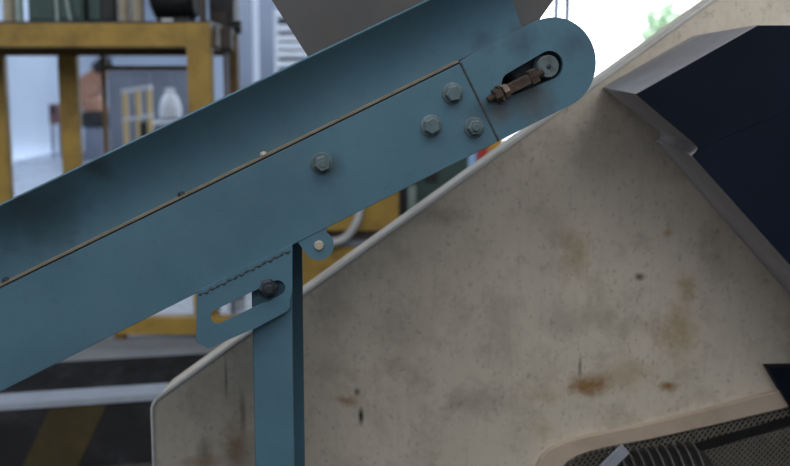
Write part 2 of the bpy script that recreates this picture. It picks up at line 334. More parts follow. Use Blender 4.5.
# ================================================================== BELT CONVEYOR
cv = thing('belt_conveyor', 'teal painted inclined belt conveyor with bolted side plates and rounded head end', 'conveyor', Vector((-.2, 1.7, ZL)))
PV0, PV1 = -.1525, -.002
U0 = -1.75                                          # the lower end runs out of the picture
WID = .46
for far in (0, 1):
    d0, d1 = ((0, .006) if not far else (WID-.006, WID))
    inw = 1 if not far else -1
    da = 0 if not far else WID
    # lower side plate with an inward bottom flange
    m = MB().box((U0, min(d0, d1), PV0), (.275, max(d0, d1), PV1), C)
    m.box((U0, min(da+inw*.006, da+inw*.05), PV0), (.268, max(da+inw*.006, da+inw*.05), PV0+.006), C)
    m.build('side_plate', M_TEAL, cv, .0012)
    # seam gap between the plates, its shadow put in as a black strip
    MB().box((U0, min(da+inw*.004, da+inw*.02), -.004), (.39, max(da+inw*.004, da+inw*.02), .0015), C).build('seam_gap_shade', M_GAP, cv)
    # flared guard above: outward foot flange carrying dust, then leaning panel
    gd = .022
    topd = -.020
    tu, tv = cuv(200, 110.5, topd)
    ue_b, ue_t = .397, .402
    prof = [(gd + (topd-gd)*(i/12)**2.6, .002 + (tv-.002)*i/12) for i in range(13)]
    if far: prof = [(WID-a_, b_*.7) for a_, b_ in prof]
    off = .004*inw; n = 13
    vs = []
    for side in (0, 1):
        for uu in (0, 1):
            for i, (a_, b_) in enumerate(prof):
                vs.append(C(U0 if not uu else ue_b+(ue_t-ue_b)*i/12, a_+off*side, b_+.0015*side))
    fs = []
    for i in range(12):
        fs += [(i, i+1, n+i+1, n+i), (2*n+i+1, 2*n+i, 3*n+i, 3*n+i+1), (i+1, i, 2*n+i, 2*n+i+1), (n+i, n+i+1, 3*n+i+1, 3*n+i)]
    fs += [(0, n, 3*n, 2*n), (2*n-1, n-1, 3*n-1, 4*n-1)]
    g = MB().add(vs, fs, True).build('guard', M_TEAL, cv)
    MB().box((U0, min(da-inw*.0015, da+inw*(gd+.004)), .0006), (.264, max(da-inw*.0015, da+inw*(gd+.004)), .0036), C).build('dusty_ledge', M_DUST, g)
    MB().tube([C(U0, (topd+.002) if not far else WID-topd-.002, (tv if not far else tv*.7)+.001), C(ue_t, (topd+.002) if not far else WID-topd-.002, (tv if not far else tv*.7)+.001)], .0022, 8).build('top_bead', M_TEAL, g)
    # head end plate with rounded end and take-up slot
    cx, cy, rr = .4155, -.073, .0787
    out = [(.2715, PV0+.001)] + [(.33, PV0+.001)] + [(cx + rr*math.cos(q), cy + rr*math.sin(q)) for q in [R(-90+180*i/32) for i in range(33)]] + [(.33, .005), (.2655, .001)]
    s0, s1, sv, sr = .335, .4085, -.0725, .0245
    slot = [(s1 + sr*math.cos(q), sv + sr*math.sin(q)) for q in [R(-90+180*i/14) for i in range(15)]] + [(s0 + sr*.8*math.cos(q), sv + sr*.8*math.sin(q)) for q in [R(90+180*i/14) for i in range(15)]]
    MB().plate([out, slot], C, da-inw*.0015, da+inw*.007).build('head_plate', M_TEAL, cv)
    # weld / joint line
    pts = []; rs = []
    for i in range(40):
        t = i/39; pts.append(C(.2665+.006*t, da+inw*.0006, -.002-.149*t)); rs.append(.0027+.0002*math.sin(i*1.9))
    MB().tube(pts, rs, 8).build('weld_bead', M_JOINT, cv)
# head pulley, tail pulley and belt
pc = C(.406, 0, -.0755)
MB().lathe(C(.406, .03, -.0755), ED, [(0, .052), (.004, .056), (.2, .058), (.39, .056), (.394, .052)], 36).build('head_pulley', M_DARKST, cv)
MB().lathe(C(.406, -.004, -.0755), ED, [(0, .013), (.47, .013)], 16).build('pulley_shaft', M_STEEL, cv)
m = MB(); loop = []
for i in range(17): q = R(90-180*i/16); loop.append((.406+.063*math.cos(q), -.0755+.063*math.sin(q)))
for i in range(17): q = R(-90-180*i/16); loop.append((U0+.05+.063*math.cos(q), -.0755+.063*math.sin(q)))
inner = [(.406 + (u-.406)*.92 if u > .406 else u, -.0755+(v+.0755)*.92) for u, v in loop]
n = len(loop); vs = [C(u, .05, v) for u, v in loop] + [C(u, WID-.05, v) for u, v in loop] + [C(u, .05, v) for u, v in inner] + [C(u, WID-.05, v) for u, v in inner]
fs = []
for i in range(n):
    j = (i+1) % n
    fs += [(i, j, n+j, n+i), (2*n+j, 2*n+i, 3*n+i, 3*n+j), (i, 2*n+i, 2*n+j, j), (n+j, 3*n+j, 3*n+i, n+i)]
m.add(vs, fs, True); m.build('belt', M_RUBBER, cv)
# hexagon bolts
def hexbolt(u, v, af, h, mat, washer=True, stud=0, name='bolt', rot=0, wr=1.25, d=0.0):
    ax = -ED; m = MB()
    m.lathe(C(u, d-(.003 if washer else 0), v), ax, [(0, af*.96), (.0004, af), (h*.8, af), (h, af*.84)], 6, False, rot)
    b = m.build(name, mat, cv, .0006)
    if washer: MB().lathe(C(u, d, v), ax, [(0, af*wr), (.0024, af*wr), (.003, af*(wr-.06))], 24).build('washer', mat, b)
    if stud: MB().lathe(C(u, d, v), ax, [(h-.002, af*.5), (h+stud-.002, af*.5), (h+stud, af*.4)], 14).build('stud', M_DARKST if mat is not M_TBOLT else mat, b)
    return b
hexbolt(*cuv(452.5, 93.3), .0148, .0105, M_TBOLT, True, 0, rot=.2)
hexbolt(*cuv(431, 125.8), .0152, .0105, M_TBOLT, True, 0, rot=.5)
hexbolt(*cuv(474, 127.5), .0142, .010, M_TBOLT, True, .006, rot=.1)
hexbolt(*cuv(321.5, 163), .0145, .017, M_TBOLT, True, .004, rot=.35)
for x, y in ((262, 151), (2, 277), (181, 195)):
    u, v = cuv(x, y); MB().lathe(C(u, .012, .004), EV, [(0, .0065), (.003, .006), (.0055, .003)], 12).build('rivet', M_PALE if x == 262 else M_DARKST, cv)
# take-up: round bolt head in the slot, threaded rod with nuts and block
bu, bv = cuv(547.5, 66.5)
b = MB().lathe(C(bu, .002, bv), -ED, [(-.02, .0192), (.006, .0196), (.0085, .0180)], 30).build('axle_cap', M_STEEL, cv)
MB().lathe(C(bu, -.0062, bv), -ED, [(0, .0045), (.0014, .004), (.003, .0025)], 14).build('axle_dimple', M_DARKST, b)
ra, rb = cuv(486, 100), cuv(541, 72); rdv = Vector(rb)-Vector(ra)
def rp(t, d=-.010): return C(ra[0]+rdv.x*t, d, ra[1]+rdv.y*t)
RA = (rp(1)-rp(0)).normalized()
pts = []; rr_ = []
for i in range(60): pts.append(rp(i/59)); rr_.append(.0062 if i % 2 else .0052)
rod = MB().tube(pts, rr_, 12).build('take_up_rod', M_RUST, cv)
MB().lathe(rp(.12), RA, [(0, .0125), (.001, .0132), (.012, .0132), (.013, .0122)], 6, False, .3).build('rod_nut', M_RUST, rod)
MB().lathe(rp(.28), RA, [(0, .0118), (.001, .0124), (.009, .0124), (.010, .0116)], 6, False, .1).build('rod_nut', M_NUT, rod)
def rbox(t0, t1, hw, dd0, dd1, name, mat, par):
    q = Vector((rdv.y, -rdv.x)).normalized()
    def fr(t, d, s): return C(ra[0]+rdv.x*t+q.x*s, d, ra[1]+rdv.y*t+q.y*s)
    return MB().box((t0, dd0, -hw), (t1, dd1, hw), fr).build(name, mat, par, .0015)
rbox(.36, .74, .0085, -.019, .0, 'take_up_block', M_RUST, cv)
rbox(.76, .90, .0125, -.015, .002, 'rod_lug', M_RUST, cv)
rbox(.20, .25, .0145, -.02, -.001, 'rod_stop', M_RUST, cv)
# slotted bracket below the plate, weld along its top
br_px = [(197, 291), (292, 244), (292, 292)]
brl = [cuv(*p) for p in br_px]
bc = cuv(279, 303)
brl += [(bc[0]+.018*math.cos(q), bc[1]+.018*math.sin(q)) for q in [R(-10-80*i/6) for i in range(7)]]
brl += [cuv(255, 327.5), cuv(208, 347.5), cuv(196, 341)]
sl0, sl1 = cuv(218, 316), cuv(277, 287.5)
def obr(p, q, r0, r1, n=12):
    a_ = math.atan2(q[1]-p[1], q[0]-p[0])
    return [(q[0]+r1*math.cos(a_+t), q[1]+r1*math.sin(a_+t)) for t in [R(-90+180*i/n) for i in range(n+1)]] + \
           [(p[0]+r0*math.cos(a_+t), p[1]+r0*math.sin(a_+t)) for t in [R(90+180*i/n) for i in range(n+1)]]
brk = MB().plate([brl, obr(sl0, sl1, .0125, .0135)], C, -.006, .002).build('slotted_bracket', M_TEAL, cv)
(ua, va), (ub, vb) = cuv(199, 294.5), cuv(290, 249.5)
wp = [C(ua+(ub-ua)*i/90, -.0045, va+(vb-va)*i/90+.0012*math.sin(i*.7)) for i in range(91)]
MB().tube(wp, [.0028+.0009*math.sin(i*1.1) for i in range(91)], 8).build('weld_bead', M_WELD, brk)
u, v = cuv(268, 287)
MB().lathe(C(u, .012, v), -ED, [(0, .018), (.012, .018), (.014, .017)], 24).build('clamp_washer', M_DARKST, brk)
hb = hexbolt(u, v, .0158, .014, M_DARKST, False, .010, rot=.2, d=.0)
# ear with a pale pin, hanging from the plate underside
eu_, ev_ = cuv(319, 245.5)
ear = [(eu_+.0255*math.cos(q), ev_+.0255*math.sin(q)) for q in [R(-165+200*i/20) for i in range(21)]] + [(eu_+.03, PV0+.004), (eu_-.03, PV0+.004)]
hole = [(eu_+.006*math.cos(q), ev_+.006*math.sin(q)) for q in [R(360*i/14) for i in range(14)]]
er = MB().plate([ear, hole], C, .001, .008).build('lug', M_TEAL, cv)
MB().lathe(C(eu_, .004, ev_), -ED, [(-.03, .0075), (.004, .0085), (.006, .007)], 16).build('pin', M_PALE, er)
# support post: a channel, open to the right
pl, pr = cuv(254, 340, .003), cuv(292.3, 340, .003)
A = C(pl[0], .003, pl[1]); B = C(pr[0], .003, pr[1]); A = Vector((A.x, A.y, 0)); B = Vector((B.x, B.y, 0)); pw = (B-A).length
A.x -= .004; pw = (B.x-A.x)
zt = 1.18
def channel(px, py, top, mat=M_TEAL):
    F = lambda s_, d, z: Vector((px+s_, py+d, z))
    m = MB().box((0, 0, ZL+.01), (pw, .006, top), F); m.box((0, .006, ZL+.01), (.006, .195, top), F); m.box((0, .195, ZL+.01), (pw, .2, top), F)
    o = m.build('support_post', mat, cv, .0012)
    MB().box((-.06, -.06, ZL), (pw+.06, .26, ZL+.01), F).build('foot_plate', M_TEAL, o)
channel(A.x, max(A.y, B.y)+.002, zt)
channel(at(258, 340, 2.0).x, 2.0, zt-.04)

# ================================================================== FEED HOPPER over the belt
hy0, hy1 = 1.80, 2.04
fp = [at(272-14, -22, hy0), at(553+15.5, -22, hy0), at(553-52, 74, hy0), at(272+47, 74, hy0)]
zt_, zb_ = 2.05, (fp[2].z+fp[3].z)/2
def lin(p, q, z): return p + (q-p)*((z-p.z)/(q.z-p.z))
TL, TR = lin(fp[3], fp[0], zt_), lin(fp[2], fp[1], zt_); BL, BR = lin(fp[0], fp[3], zb_), lin(fp[1], fp[2], zb_)
hp = thing('feed_hopper', 'dark grey sheet-metal feed hopper standing above the conveyor belt', 'hopper', (BL+BR)/2 + Vector((0, .15, 0)))
th = .004
def Yv(p, y): return Vector((p.x, y, p.z))
fl = .05
MB().hexa([Yv(BL, hy0), Yv(BR, hy0), Yv(BR, hy0+th), Yv(BL, hy0+th), Yv(TL, hy0-fl), Yv(TR, hy0-fl), Yv(TR, hy0-fl+th), Yv(TL, hy0-fl+th)]).build('front_sheet', M_HOPPER, hp)
MB().hexa([Yv(BL, hy1), Yv(BR, hy1), Yv(BR, hy1+th), Yv(BL, hy1+th), Yv(TL, hy1+fl), Yv(TR, hy1+fl), Yv(TR, hy1+fl+th), Yv(TL, hy1+fl+th)]).build('back_sheet', M_HOPPER, hp)
tx = Vector((th, 0, 0))
MB().hexa([Yv(BL, hy0+th), Yv(BL+tx, hy0+th), Yv(BL+tx, hy1), Yv(BL, hy1), Yv(TL, hy0-fl+th), Yv(TL+tx, hy0-fl+th), Yv(TL+tx, hy1+fl), Yv(TL, hy1+fl)]).build('side_sheet', M_HOPPER, hp)
MB().hexa([Yv(BR-tx, hy0+th), Yv(BR, hy0+th), Yv(BR, hy1), Yv(BR-tx, hy1), Yv(TR-tx, hy0-fl+th), Yv(TR, hy0-fl+th), Yv(TR, hy1+fl), Yv(TR-tx, hy1+fl)]).build('side_sheet', M_HOPPER, hp)
m = MB(); m.plate([[(TL.x-.03, hy0-fl-.03), (TR.x+.03, hy0-fl-.03), (TR.x+.03, hy1+fl+.03), (TL.x-.03, hy1+fl+.03)], [(TL.x+.006, hy0-fl+.006), (TR.x-.006, hy0-fl+.006), (TR.x-.006, hy1+fl-.006), (TL.x+.006, hy1+fl-.006)]], lambda u, d, v: Vector((u, v, d)), zt_, zt_+.03)
m.build('top_flange', M_HOPPER, hp)

# ================================================================== BEIGE MACHINE
bmn = thing('machine_housing', 'stained beige painted machine housing with sloping top edge behind the conveyor', 'machine', Vector((.4, 2.45, ZL)))
TH = .165
fy = lambda x: 392.5-.7245*(x-172)
pA = at(151.5, fy(151.5)-4, PY); pT = at(760, fy(760), PY); XRm = 1.75
pTop = pA + (pT-pA)*1.25
rc = .022
slope = (pT-pA).normalized()
outl = [(pA.x, ZL), (XRm, ZL), (XRm, pTop.z), (pTop.x, pTop.z)]
c1 = pA + slope*rc; c0 = pA - Vector((0, 0, rc))
for i in range(7):
    t = i/6; q = c1.lerp(pA, t).lerp(pA.lerp(c0, t), t); outl.append((q.x, q.z))
hol = [(563, 470), (572, 461), (590, 452.5), (650, 440), (790, 408), (905, 383), (905, 590), (560, 590), (558, 500)]
holw = [(at(x, y, PY).x, at(x, y, PY).z) for x, y in hol]
MB().plate([outl, holw], W3, PY, PY+TH).build('side_panel', M_BEIGE, bmn)
bd = [Vector((outl[3][0], PY+.004, outl[3][1]))] + [Vector((q[0]+.002, PY+.004, q[1])) for q in outl[4:]] + [Vector((outl[0][0]+.002, PY+.004, ZL))]
MB().tube(bd, .0065, 8).build('edge_bead', M_LIP, bmn)
# raised rim round the opening
rim_o = [(534, 490), (536, 468), (541, 458), (550, 449.5), (566, 442), (600, 433.5), (640, 426), (700, 411.5), (768, 393.5), (915, 357)]
rim_i = [(556, 490), (561, 470), (568, 462), (576, 457), (590, 451.5), (615, 446), (650, 439.5), (715, 425), (790, 407), (915, 376)]
def strip3(name, mat, par, a, b, y0, y1, bev=.003):
    va = [at(x, y, y0) for x, y in a]; vb = [at(x, y, y0) for x, y in b]; n = len(a)
    vs = va + vb + [Vector((p.x, y1, p.z)) for p in va] + [Vector((p.x, y1, p.z)) for p in vb]; fs = []
    for i in range(n-1):
        fs += [(i, i+1, n+i+1, n+i), (2*n+i+1, 2*n+i, 3*n+i, 3*n+i+1), (i+1, i, 2*n+i, 2*n+i+1), (n+i, n+i+1, 3*n+i+1, 3*n+i)]
    fs += [(0, n, 3*n, 2*n), (n-1, 2*n-1+0, 4*n-1, 3*n-1)]
    return MB().add(vs, fs).build(name, mat, par, bev)
strip3('opening_rim', M_RIM, bmn, rim_o, rim_i, PY-.016, PY+.002)
# expanded-metal guard in the opening: two bands parted by a dark flat bar
def mesh_guard(name, quad, y, nu, nv, r):
    m = MB()
    P = [at(x, yy, y) for x, yy in quad]
    def S(u, v): return P[0].lerp(P[1], u).lerp(P[3].lerp(P[2], u), v)
    def bar(a, b):
        t = (b-a).normalized(); s_ = t.cross(Vector((0, 1, 0))).normalized()*r; d_ = Vector((0, r*.8, 0))
        m.hexa([a-s_-d_, a+s_-d_, a+s_+d_, a-s_+d_, b-s_-d_, b+s_-d_, b+s_+d_, b-s_+d_])
    for i in range(-nv, nu):
        for sgn in (0, 1):
            u0, v0, u1, v1 = i/nu, 0.0, (i+nv)/nu, 1.0
            if u0 < 0: v0 = -u0*nu/nv; u0 = 0
            if u1 > 1: v1 = 1-(u1-1)*nu/nv; u1 = 1
            if v1-v0 < .01: continue
            if sgn: v0, v1 = 1-v0, 1-v1
            bar(S(u0, v0), S(u1, v1))
    o = m.build(name, M_WIRE, bmn); o['kind'] = 'stuff'; return o
mesh_guard('mesh_guard', [(548, 458), (905, 375), (905, 412), (548, 490)], PY-.006, 62, 5, .0018)
mesh_guard('mesh_guard', [(640, 458), (905, 400), (905, 560), (640, 600)], PY-.006, 46, 26, .0019)
ba = at(690, 449.5, PY-.012); bb = at(905, 389, PY-.012); bt = Vector((0, 0, .0125)); by = Vector((0, .004, 0))
MB().hexa([ba-bt, bb-bt, bb-bt+by, ba-bt+by, ba+bt, bb+bt, bb+bt+by, ba+bt+by]).build('guard_bar', M_MATTE, bmn, .001)
MB().box((at(556, 466, PY).x, PY+TH-.01, ZL+.1), (1.7, PY+TH-.004, .95)).build('inner_back', M_MATTE, bmn)
sh_z = .42
MB().box((.34, 1.98, sh_z-.02), (.86, PY+.01, sh_z)).build('motor_shelf', M_DARKST, bmn, .002)
# small navy cover low on the housing
MB().plate([[(at(x, y, PY-.04).x, at(x, y, PY-.04).z) for x, y in ((768, 368), (880, 366), (880, 520), (826, 466))]], W3, PY-.04, PY-.001).build('navy_cover', M_NAVY, bmn, .003)

# finned motor in the opening
MY = 2.17
ma, mb_ = at(616, 501, MY), at(698, 490, MY); max_ = (mb_-ma).normalized(); mr = .112
mot = thing('electric_motor', 'black finned electric motor inside the opening of the beige housing', 'motor', Vector(((ma.x+mb_.x)/2, MY, sh_z)))
ML = (mb_-ma).length
MB().lathe(ma-max_*.03, max_, [(0, mr*.7), (.012, mr*.86), (ML+.035, mr*.86), (ML+.055, mr*.78), (ML+.07, mr*.5), (ML+.075, mr*.2)], 40).build('motor_body', M_MATTE, mot)
nf = 10
for i in range(nf):
    t = i/(nf-1)*ML
    MB().lathe(ma+max_*t, max_, [(-.0028, mr*.84), (-.0016, mr), (.0016, mr), (.0028, mr*.84)], 40).build('fin', M_FIN, mot)
c_ = (ma+mb_)/2
for s_ in (-.07, .07):
    MB().box((c_.x+s_-.02, MY-.09, sh_z), (c_.x+s_+.02, MY+.09, c_.z-mr*.75)).build('motor_foot', M_BLACK, mot)
ta, tb = at(592, 482, 2.05), at(626, 449, 2.07); tt = (tb-ta).normalized(); ts = tt.cross(Vector((0, 1, 0))).normalized()*.0135; td = Vector((0, .008, 0))
MB().hexa([ta-ts, ta+ts, ta+ts+td, ta-ts+td, tb-ts, tb+ts, tb+ts+td, tb-ts+td]).build('lifting_strap', M_STRAP, mot, .002)

# ================================================================== NAVY HOOD on the housing
HY = 1.985
F_px = [(635, 94), (757, 25), (960, 25), (960, 455), (790, 266), (690, 155.5), (694.5, 152), (697, 147.5), (693, 143)]
B_px = [(602, 87.5), (692, 36), (960, 36), (960, 492), (790, 296), (655, 140.5), (658, 138), (660.5, 134), (657, 130)]
hood = thing('machine_hood', 'angular navy blue fronted hood with grey folded sides jutting from beige housing', 'hood', Vector((1.1, PY, at(960, 470, PY).z)))
fv = [at(x, y, HY) for x, y in F_px]; bv_ = [at(x, y, PY-.002) for x, y in B_px]; n = len(fv)
m = MB(); fs = [(i, (i+1) % n, n+(i+1) % n, n+i) for i in range(n)]
m.add(fv+bv_, fs)
tr = tessellate_polygon([[Vector((p.x, p.z, 0)) for p in fv]])
m.add(fv, [tuple(t) for t in tr]); tr2 = tessellate_polygon([[Vector((p.x, p.z, 0)) for p in bv_]]); m.add(bv_, [tuple(t) for t in tr2])
m.build('hood_body', M_HOODSIDE, hood, .003)
up = [(635.8, 94.2), (757.3, 25.6), (960, 25.6), (960, 40), (698, 147.7), (693, 142.5)]
lo_ = [(698, 147.9), (960, 40.2), (960, 453.5), (790, 265), (691.5, 155.2), (695.5, 152)]
for nm, pl_, dy in (('upper_front_panel', up, .0045), ('lower_front_panel', lo_, .004)):
    MB().plate([[(at(x, y, HY).x, at(x, y, HY).z) for x, y in pl_]], W3, HY-dy, HY+.0005).build(nm, M_NAVY, hood)

# ================================================================== YELLOW STEEL PLATFORM
PD = 6.1
pf = thing('steel_platform', 'yellow steel platform frame on square posts behind the conveyor', 'platform', Vector((-1.8, PD, 0)))
zb0, zb1 = at(90, 47, PD).z, at(90, 23, PD).z
xr = at(213, 60, PD-.02).x
def beam(name, x0, x1, y0, y1, z0, z1, mat=M_YEL, par=pf): return MB().box((x0, y0, z0), (x1, y1, z1)).build(name, mat, par, .008)
beam('beam', -4.2, at(187, 40, PD).x, PD, PD+.1, zb0, zb1)
def post(px0, px1, Y, ztop, mat=M_YEL, dep=.14, zb=0.0):
    p0, p1 = at(px0, 60, Y), at(px1, 60, Y); return beam('post', p0.x, p1.x, Y, Y+dep, zb, ztop, mat)
post(186.5, 211, PD-.04, zb1, dep=.1)
PD2 = 6.95
zc0, zc1 = at(90, 55.5, PD2).z, zb1-.01
beam('beam', -4.4, at(236, 60, PD2).x, PD2, PD2+.1, zc0, zc1, M_YELDK)
post(223, 237, PD2-.02, zc1, M_YELDK)
post(-24, 3, PD2+.003, zc0, dep=.08); post(57, 76, PD2+.003, zc0, dep=.08)
beam('side_beam', xr-.14, xr-.02, PD+.12, PD2, zb0+.01, zb1-.005, M_YELDK)
MB().box((-4.2, PD+.01, zb1), (xr-.02, PD2+.1, zb1+.012)).build('deck_plate', M_DARKST, pf)
# thin rail frame hung under the back beam
rx0, rx1 = at(105.2, 100, PD2).x, at(190, 100, PD2).x; rz = at(150, 68, PD2).z
MB().box((rx0-.014, PD2-.03, 0), (rx0+.014, PD2, zc0)).build('rail_post', M_YELDK, pf, .003)
MB().box((rx0, PD2-.028, rz-.015), (rx1, PD2-.003, rz+.015)).build('rail', M_YELDK, pf, .003)
# low sill beam with a short foot
zs1 = at(160, 317.5, PD-.36).z
beam('sill_beam', -4.2, xr+.4, PD-.36, PD-.26, .03, zs1, M_YEL)
for px in (119, 250):
    x = at(px, 342, PD-.36).x; MB().box((x-.03, PD-.35, 0), (x+.03, PD-.27, .03)).build('sill_foot', M_YELDK, pf)
for px in (200,):
    x = at(px, 60, PD).x; MB().box((x-.04, PD-.26, .04), (x+.04, PD-.04, zs1-.01)).build('sill_tie', M_YELDK, pf)

# ---- machines on the platform deck
ZD = zb1+.012
def px_box(x0, x1, ytop, Y, dep, z0): # box spanned by two measured columns standing at z0
    a_, b_ = at(x0, 15, Y), at(x1, 15, Y); return (a_.x, Y, z0), (b_.x, Y+dep, at(x0, ytop, Y).z)
gc = thing('control_cabinet', 'dark green steel cabinet on the yellow platform deck', 'cabinet', Vector((at(58, 20, 6.35).x, 6.55, ZD)))
lo, hi = px_box(28, 84, -60, 6.35, .5, ZD)
MB().box(lo, hi).build('body', M_GREEN, gc, .008)
for a_, b_ in ((30, 55), (60.5, 82)):
    l2, h2 = px_box(a_, b_, -56, 6.35, .5, ZD+.03); d_ = MB().box((l2[0], 6.335, l2[2]), (h2[0], 6.351, h2[2]-.03)).build('door', M_GREEN, gc, .004)
    MB().box((h2[0]-.035, 6.315, ZD+.34), (h2[0]-.02, 6.336, ZD+.44)).build('handle', M_STEEL, d_)
l2, h2 = px_box(56.5, 59.5, -60, 6.35, .5, ZD+.01); MB().box((l2[0], 6.328, l2[2]), (h2[0], 6.351, h2[2])).build('centre_strip', M_GREENL, gc)
l2, h2 = px_box(72, 75, -60, 6.35, .5, ZD+.01); MB().tube([(l2[0], 6.325, ZD+.02), (l2[0]-.03, 6.325, ZD+.2), (l2[0]-.03, 6.325, ZD+.5)], .012, 8).build('cable', M_GREENL, gc)
lo, hi = px_box(87, 117, -60, 6.4, .5, ZD)
dc = thing('dark_cabinet', 'black green cabinet standing right of the dark green cabinet on platform', 'cabinet', Vector((lo[0], 6.6, ZD)))
MB().box(lo, hi).build('body', M_BLACK, dc, .008)
MB().box((lo[0]+.015, 6.385, ZD+.03), ((lo[0]+hi[0])/2-.005, 6.401, hi[2]-.05)).build('door', M_GREEN, dc, .004)
MB().box(((lo[0]+hi[0])/2+.005, 6.385, ZD+.03), (hi[0]-.015, 6.401, hi[2]-.05)).build('door', M_BLACK, dc, .004)
def pipe(x, Y, r, label, mat, name='standpipe', px_top=-60):
    p = at(x, 20, Y); t = thing(name, label, 'pipe', Vector((p.x, Y, ZD)))
    MB().lathe((p.x, Y, ZD), (0, 0, 1), [(0, r*1.22), (.012, r*1.22)], 20).build('base_flange', mat, t)
    MB().lathe((p.x, Y, ZD+.012), (0, 0, 1), [(0, r), (.5, r)], 20).build('pipe', mat, t)
    MB().lathe((p.x, Y, ZD+.3), (0, 0, 1), [(0, r*1.15), (.03, r*1.15)], 20).build('collar', M_DARKST, t)
    return t
M_TAN = material('tan_duct', srgb(158, 148, 128), .6, var=.1, scale=8)
pipe(10, 6.5, .04, 'tan standpipe at the left end of the platform deck', M_TAN)
pipe(20, 6.45, .024, 'pale thin standpipe between tan pipe and green cabinet', M_GREENL)
pipe(125, 6.3, .030, 'tan standpipe right of the black green cabinet on platform', M_TAN)
pipe(139, 6.3, .035, 'wide tan standpipe beside the black drive motor on platform', M_TAN)
pipe(203, 6.2, .022, 'grey brown conduit standing above the right platform post', M_BROWN)
dm = thing('drive_motor', 'black drive motor lying on the yellow platform near right post', 'motor', Vector((at(175, 20, 6.5).x, 6.5, ZD)))
p0, p1 = at(152, 5, 6.5), at(197, 5, 6.5); rm = .15
zc = ZD+rm+.03
MB().lathe((p0.x, 6.5, zc), (1, 0, 0), [(0, rm*.55), (.03, rm*.95), (.06, rm), (p1.x-p0.x-.03, rm), (p1.x-p0.x, rm*.85)], 32).build('motor_body', M_BLACK, dm)
MB().box((p0.x+.06, 6.36, ZD), (p1.x-.03, 6.64, ZD+.04)).build('motor_base', M_BLACK, dm)
for i in range(5): MB().lathe((p0.x+.08+i*.04, 6.5, zc), (1, 0, 0), [(0, rm*1.06), (.008, rm*1.06)], 32).build('fin', M_BLACK, dm)
l_ = at(167, 20, 6.33); MB().box((l_.x-.035, 6.33, ZD+.004), (l_.x+.035, 6.345, ZD+.03)).build('name_plate', M_WHITE, dm)
# tall dark press behind the right post
pp = thing('press_column', 'tall black machine column above the rear platform post', 'machine', Vector((at(222, 20, 6.9).x, 6.95, ZD)))
MB().box((at(209, 20, 6.9).x, 6.9, ZD), (at(234, 20, 6.9).x, 7.15, ZD+.8)).build('column', M_BLACK, pp, .01)
MB().box((at(211, 20, 6.9).x, 6.86, ZD-.03+.03), (at(228, 20, 6.9).x, 6.9, ZD+.12)).build('face_plate', M_BROWN, pp, .004)
kx = at(238, 27, 6.85); MB().lathe((kx.x-.06, 6.88, kx.z), (1, 0, 0), [(0, .02), (.03, .02), (.035, .045), (.075, .045), (.08, .035)], 20).build('handwheel', M_BLACK, pp)
jb = thing('junction_box', 'brown junction box fixed beside the top of the right yellow post', 'box', Vector((at(217, 45, 6.3).x, 6.35, at(217, 51, 6.3).z)))
jx = xr+.006
MB().box((jx, 6.3, at(217, 50, 6.3).z), (jx+.07, 6.4, at(217, 27, 6.3).z)).build('box_body', M_BROWN, jb, .006)
MB().box((jx+.008, 6.288, at(217, 48, 6.3).z), (jx+.062, 6.301, at(217, 29, 6.3).z)).build('cover', M_BROWN, jb, .004)
MB().tube([(jx+.035, 6.35, 0.0), (jx+.035, 6.35, at(217, 49, 6.3).z)], .012, 8).build('conduit', M_COLG, jb)

# ================================================================== YELLOW BENCH, HOSE AND GREEN MACHINE under the conveyor
yb = thing('yellow_machine', 'yellow steel machine seen under the conveyor right of the teal post', 'machine', Vector((at(350, 250, 6.6).x, 6.8, 0)))
x0, x1 = at(285, 240, 6.6).x, at(399, 240, 6.6).x
zA, zB = at(350, 232, 6.6).z, at(350, 150, 6.6).z
MB().box((x0, 6.6, at(350, 231, 6.6).z), (x1, 7.1, zB)).build('upper_panel', M_YEL, yb, .006)
MB().box((x0, 6.66, at(350, 241, 6.6).z), (x1, 7.05, at(350, 231, 6.6).z)).build('recess', M_BROWN, yb)
MB().box((x0-.01, 6.58, at(350, 246, 6.6).z), (x1+.01, 7.1, at(350, 241, 6.6).z)).build('grey_ledge', M_COLG, yb, .004)
MB().box((x0, 6.6, .0), (x1, 7.1, at(350, 246, 6.6).z)).build('lower_panel', M_YEL, yb, .006)
hs = [(362, 200), (359, 216), (354, 227), (347, 236), (338, 241), (328, 243), (312, 247)]
HYd = 6.5
def smooth_path(pts, n=6):
    out = []
    for i in range(len(pts)-1):
        a_, b_, c_, d_ = pts[max(i-1, 0)], pts[i], pts[i+1], pts[min(i+2, len(pts)-1)]
        for j in range(n):
            t = j/n; out.append(.5*((2*b_) + (c_-a_)*t + (2*a_-5*b_+4*c_-d_)*t*t + (-a_+3*b_-3*c_+d_)*t**3))
    return out+[pts[-1]]
hpth = smooth_path([at(x, y, HYd) for x, y in hs])
hz = thing('air_hose', 'pale grey curved hose in front of the yellow machine base', 'hose', hpth[-1])
MB().tube(hpth, .026, 12).build('hose', M_HOSE, hz)
MB().tube([hpth[0], hpth[0]+Vector((.01, .03, .08))], .034, 12).build('coupling', M_STEEL, hz)
gmn = thing('green_machine', 'dark green machine with pale upright strip seen beneath the conveyor', 'machine', Vector((at(440, 200, 8).x, 8.4, 0)))
gx0, gx1 = at(394, 200, 8).x, at(468, 200, 8).x
MB().box((gx0, 8, .08), (gx1, 8.8, at(440, 150, 8).z)).build('body', M_GREEN, gmn, .01)
MB().box((gx0-.02, 7.98, 0), (gx1+.02, 8.82, .08)).build('plinth', M_BLACK, gmn, .006)
MB().box((at(408, 200, 7.96).x, 7.96, .08), (at(416, 200, 7.96).x, 8.0, at(440, 185, 8).z)).build('pale_strip', M_GREENL, gmn, .004)
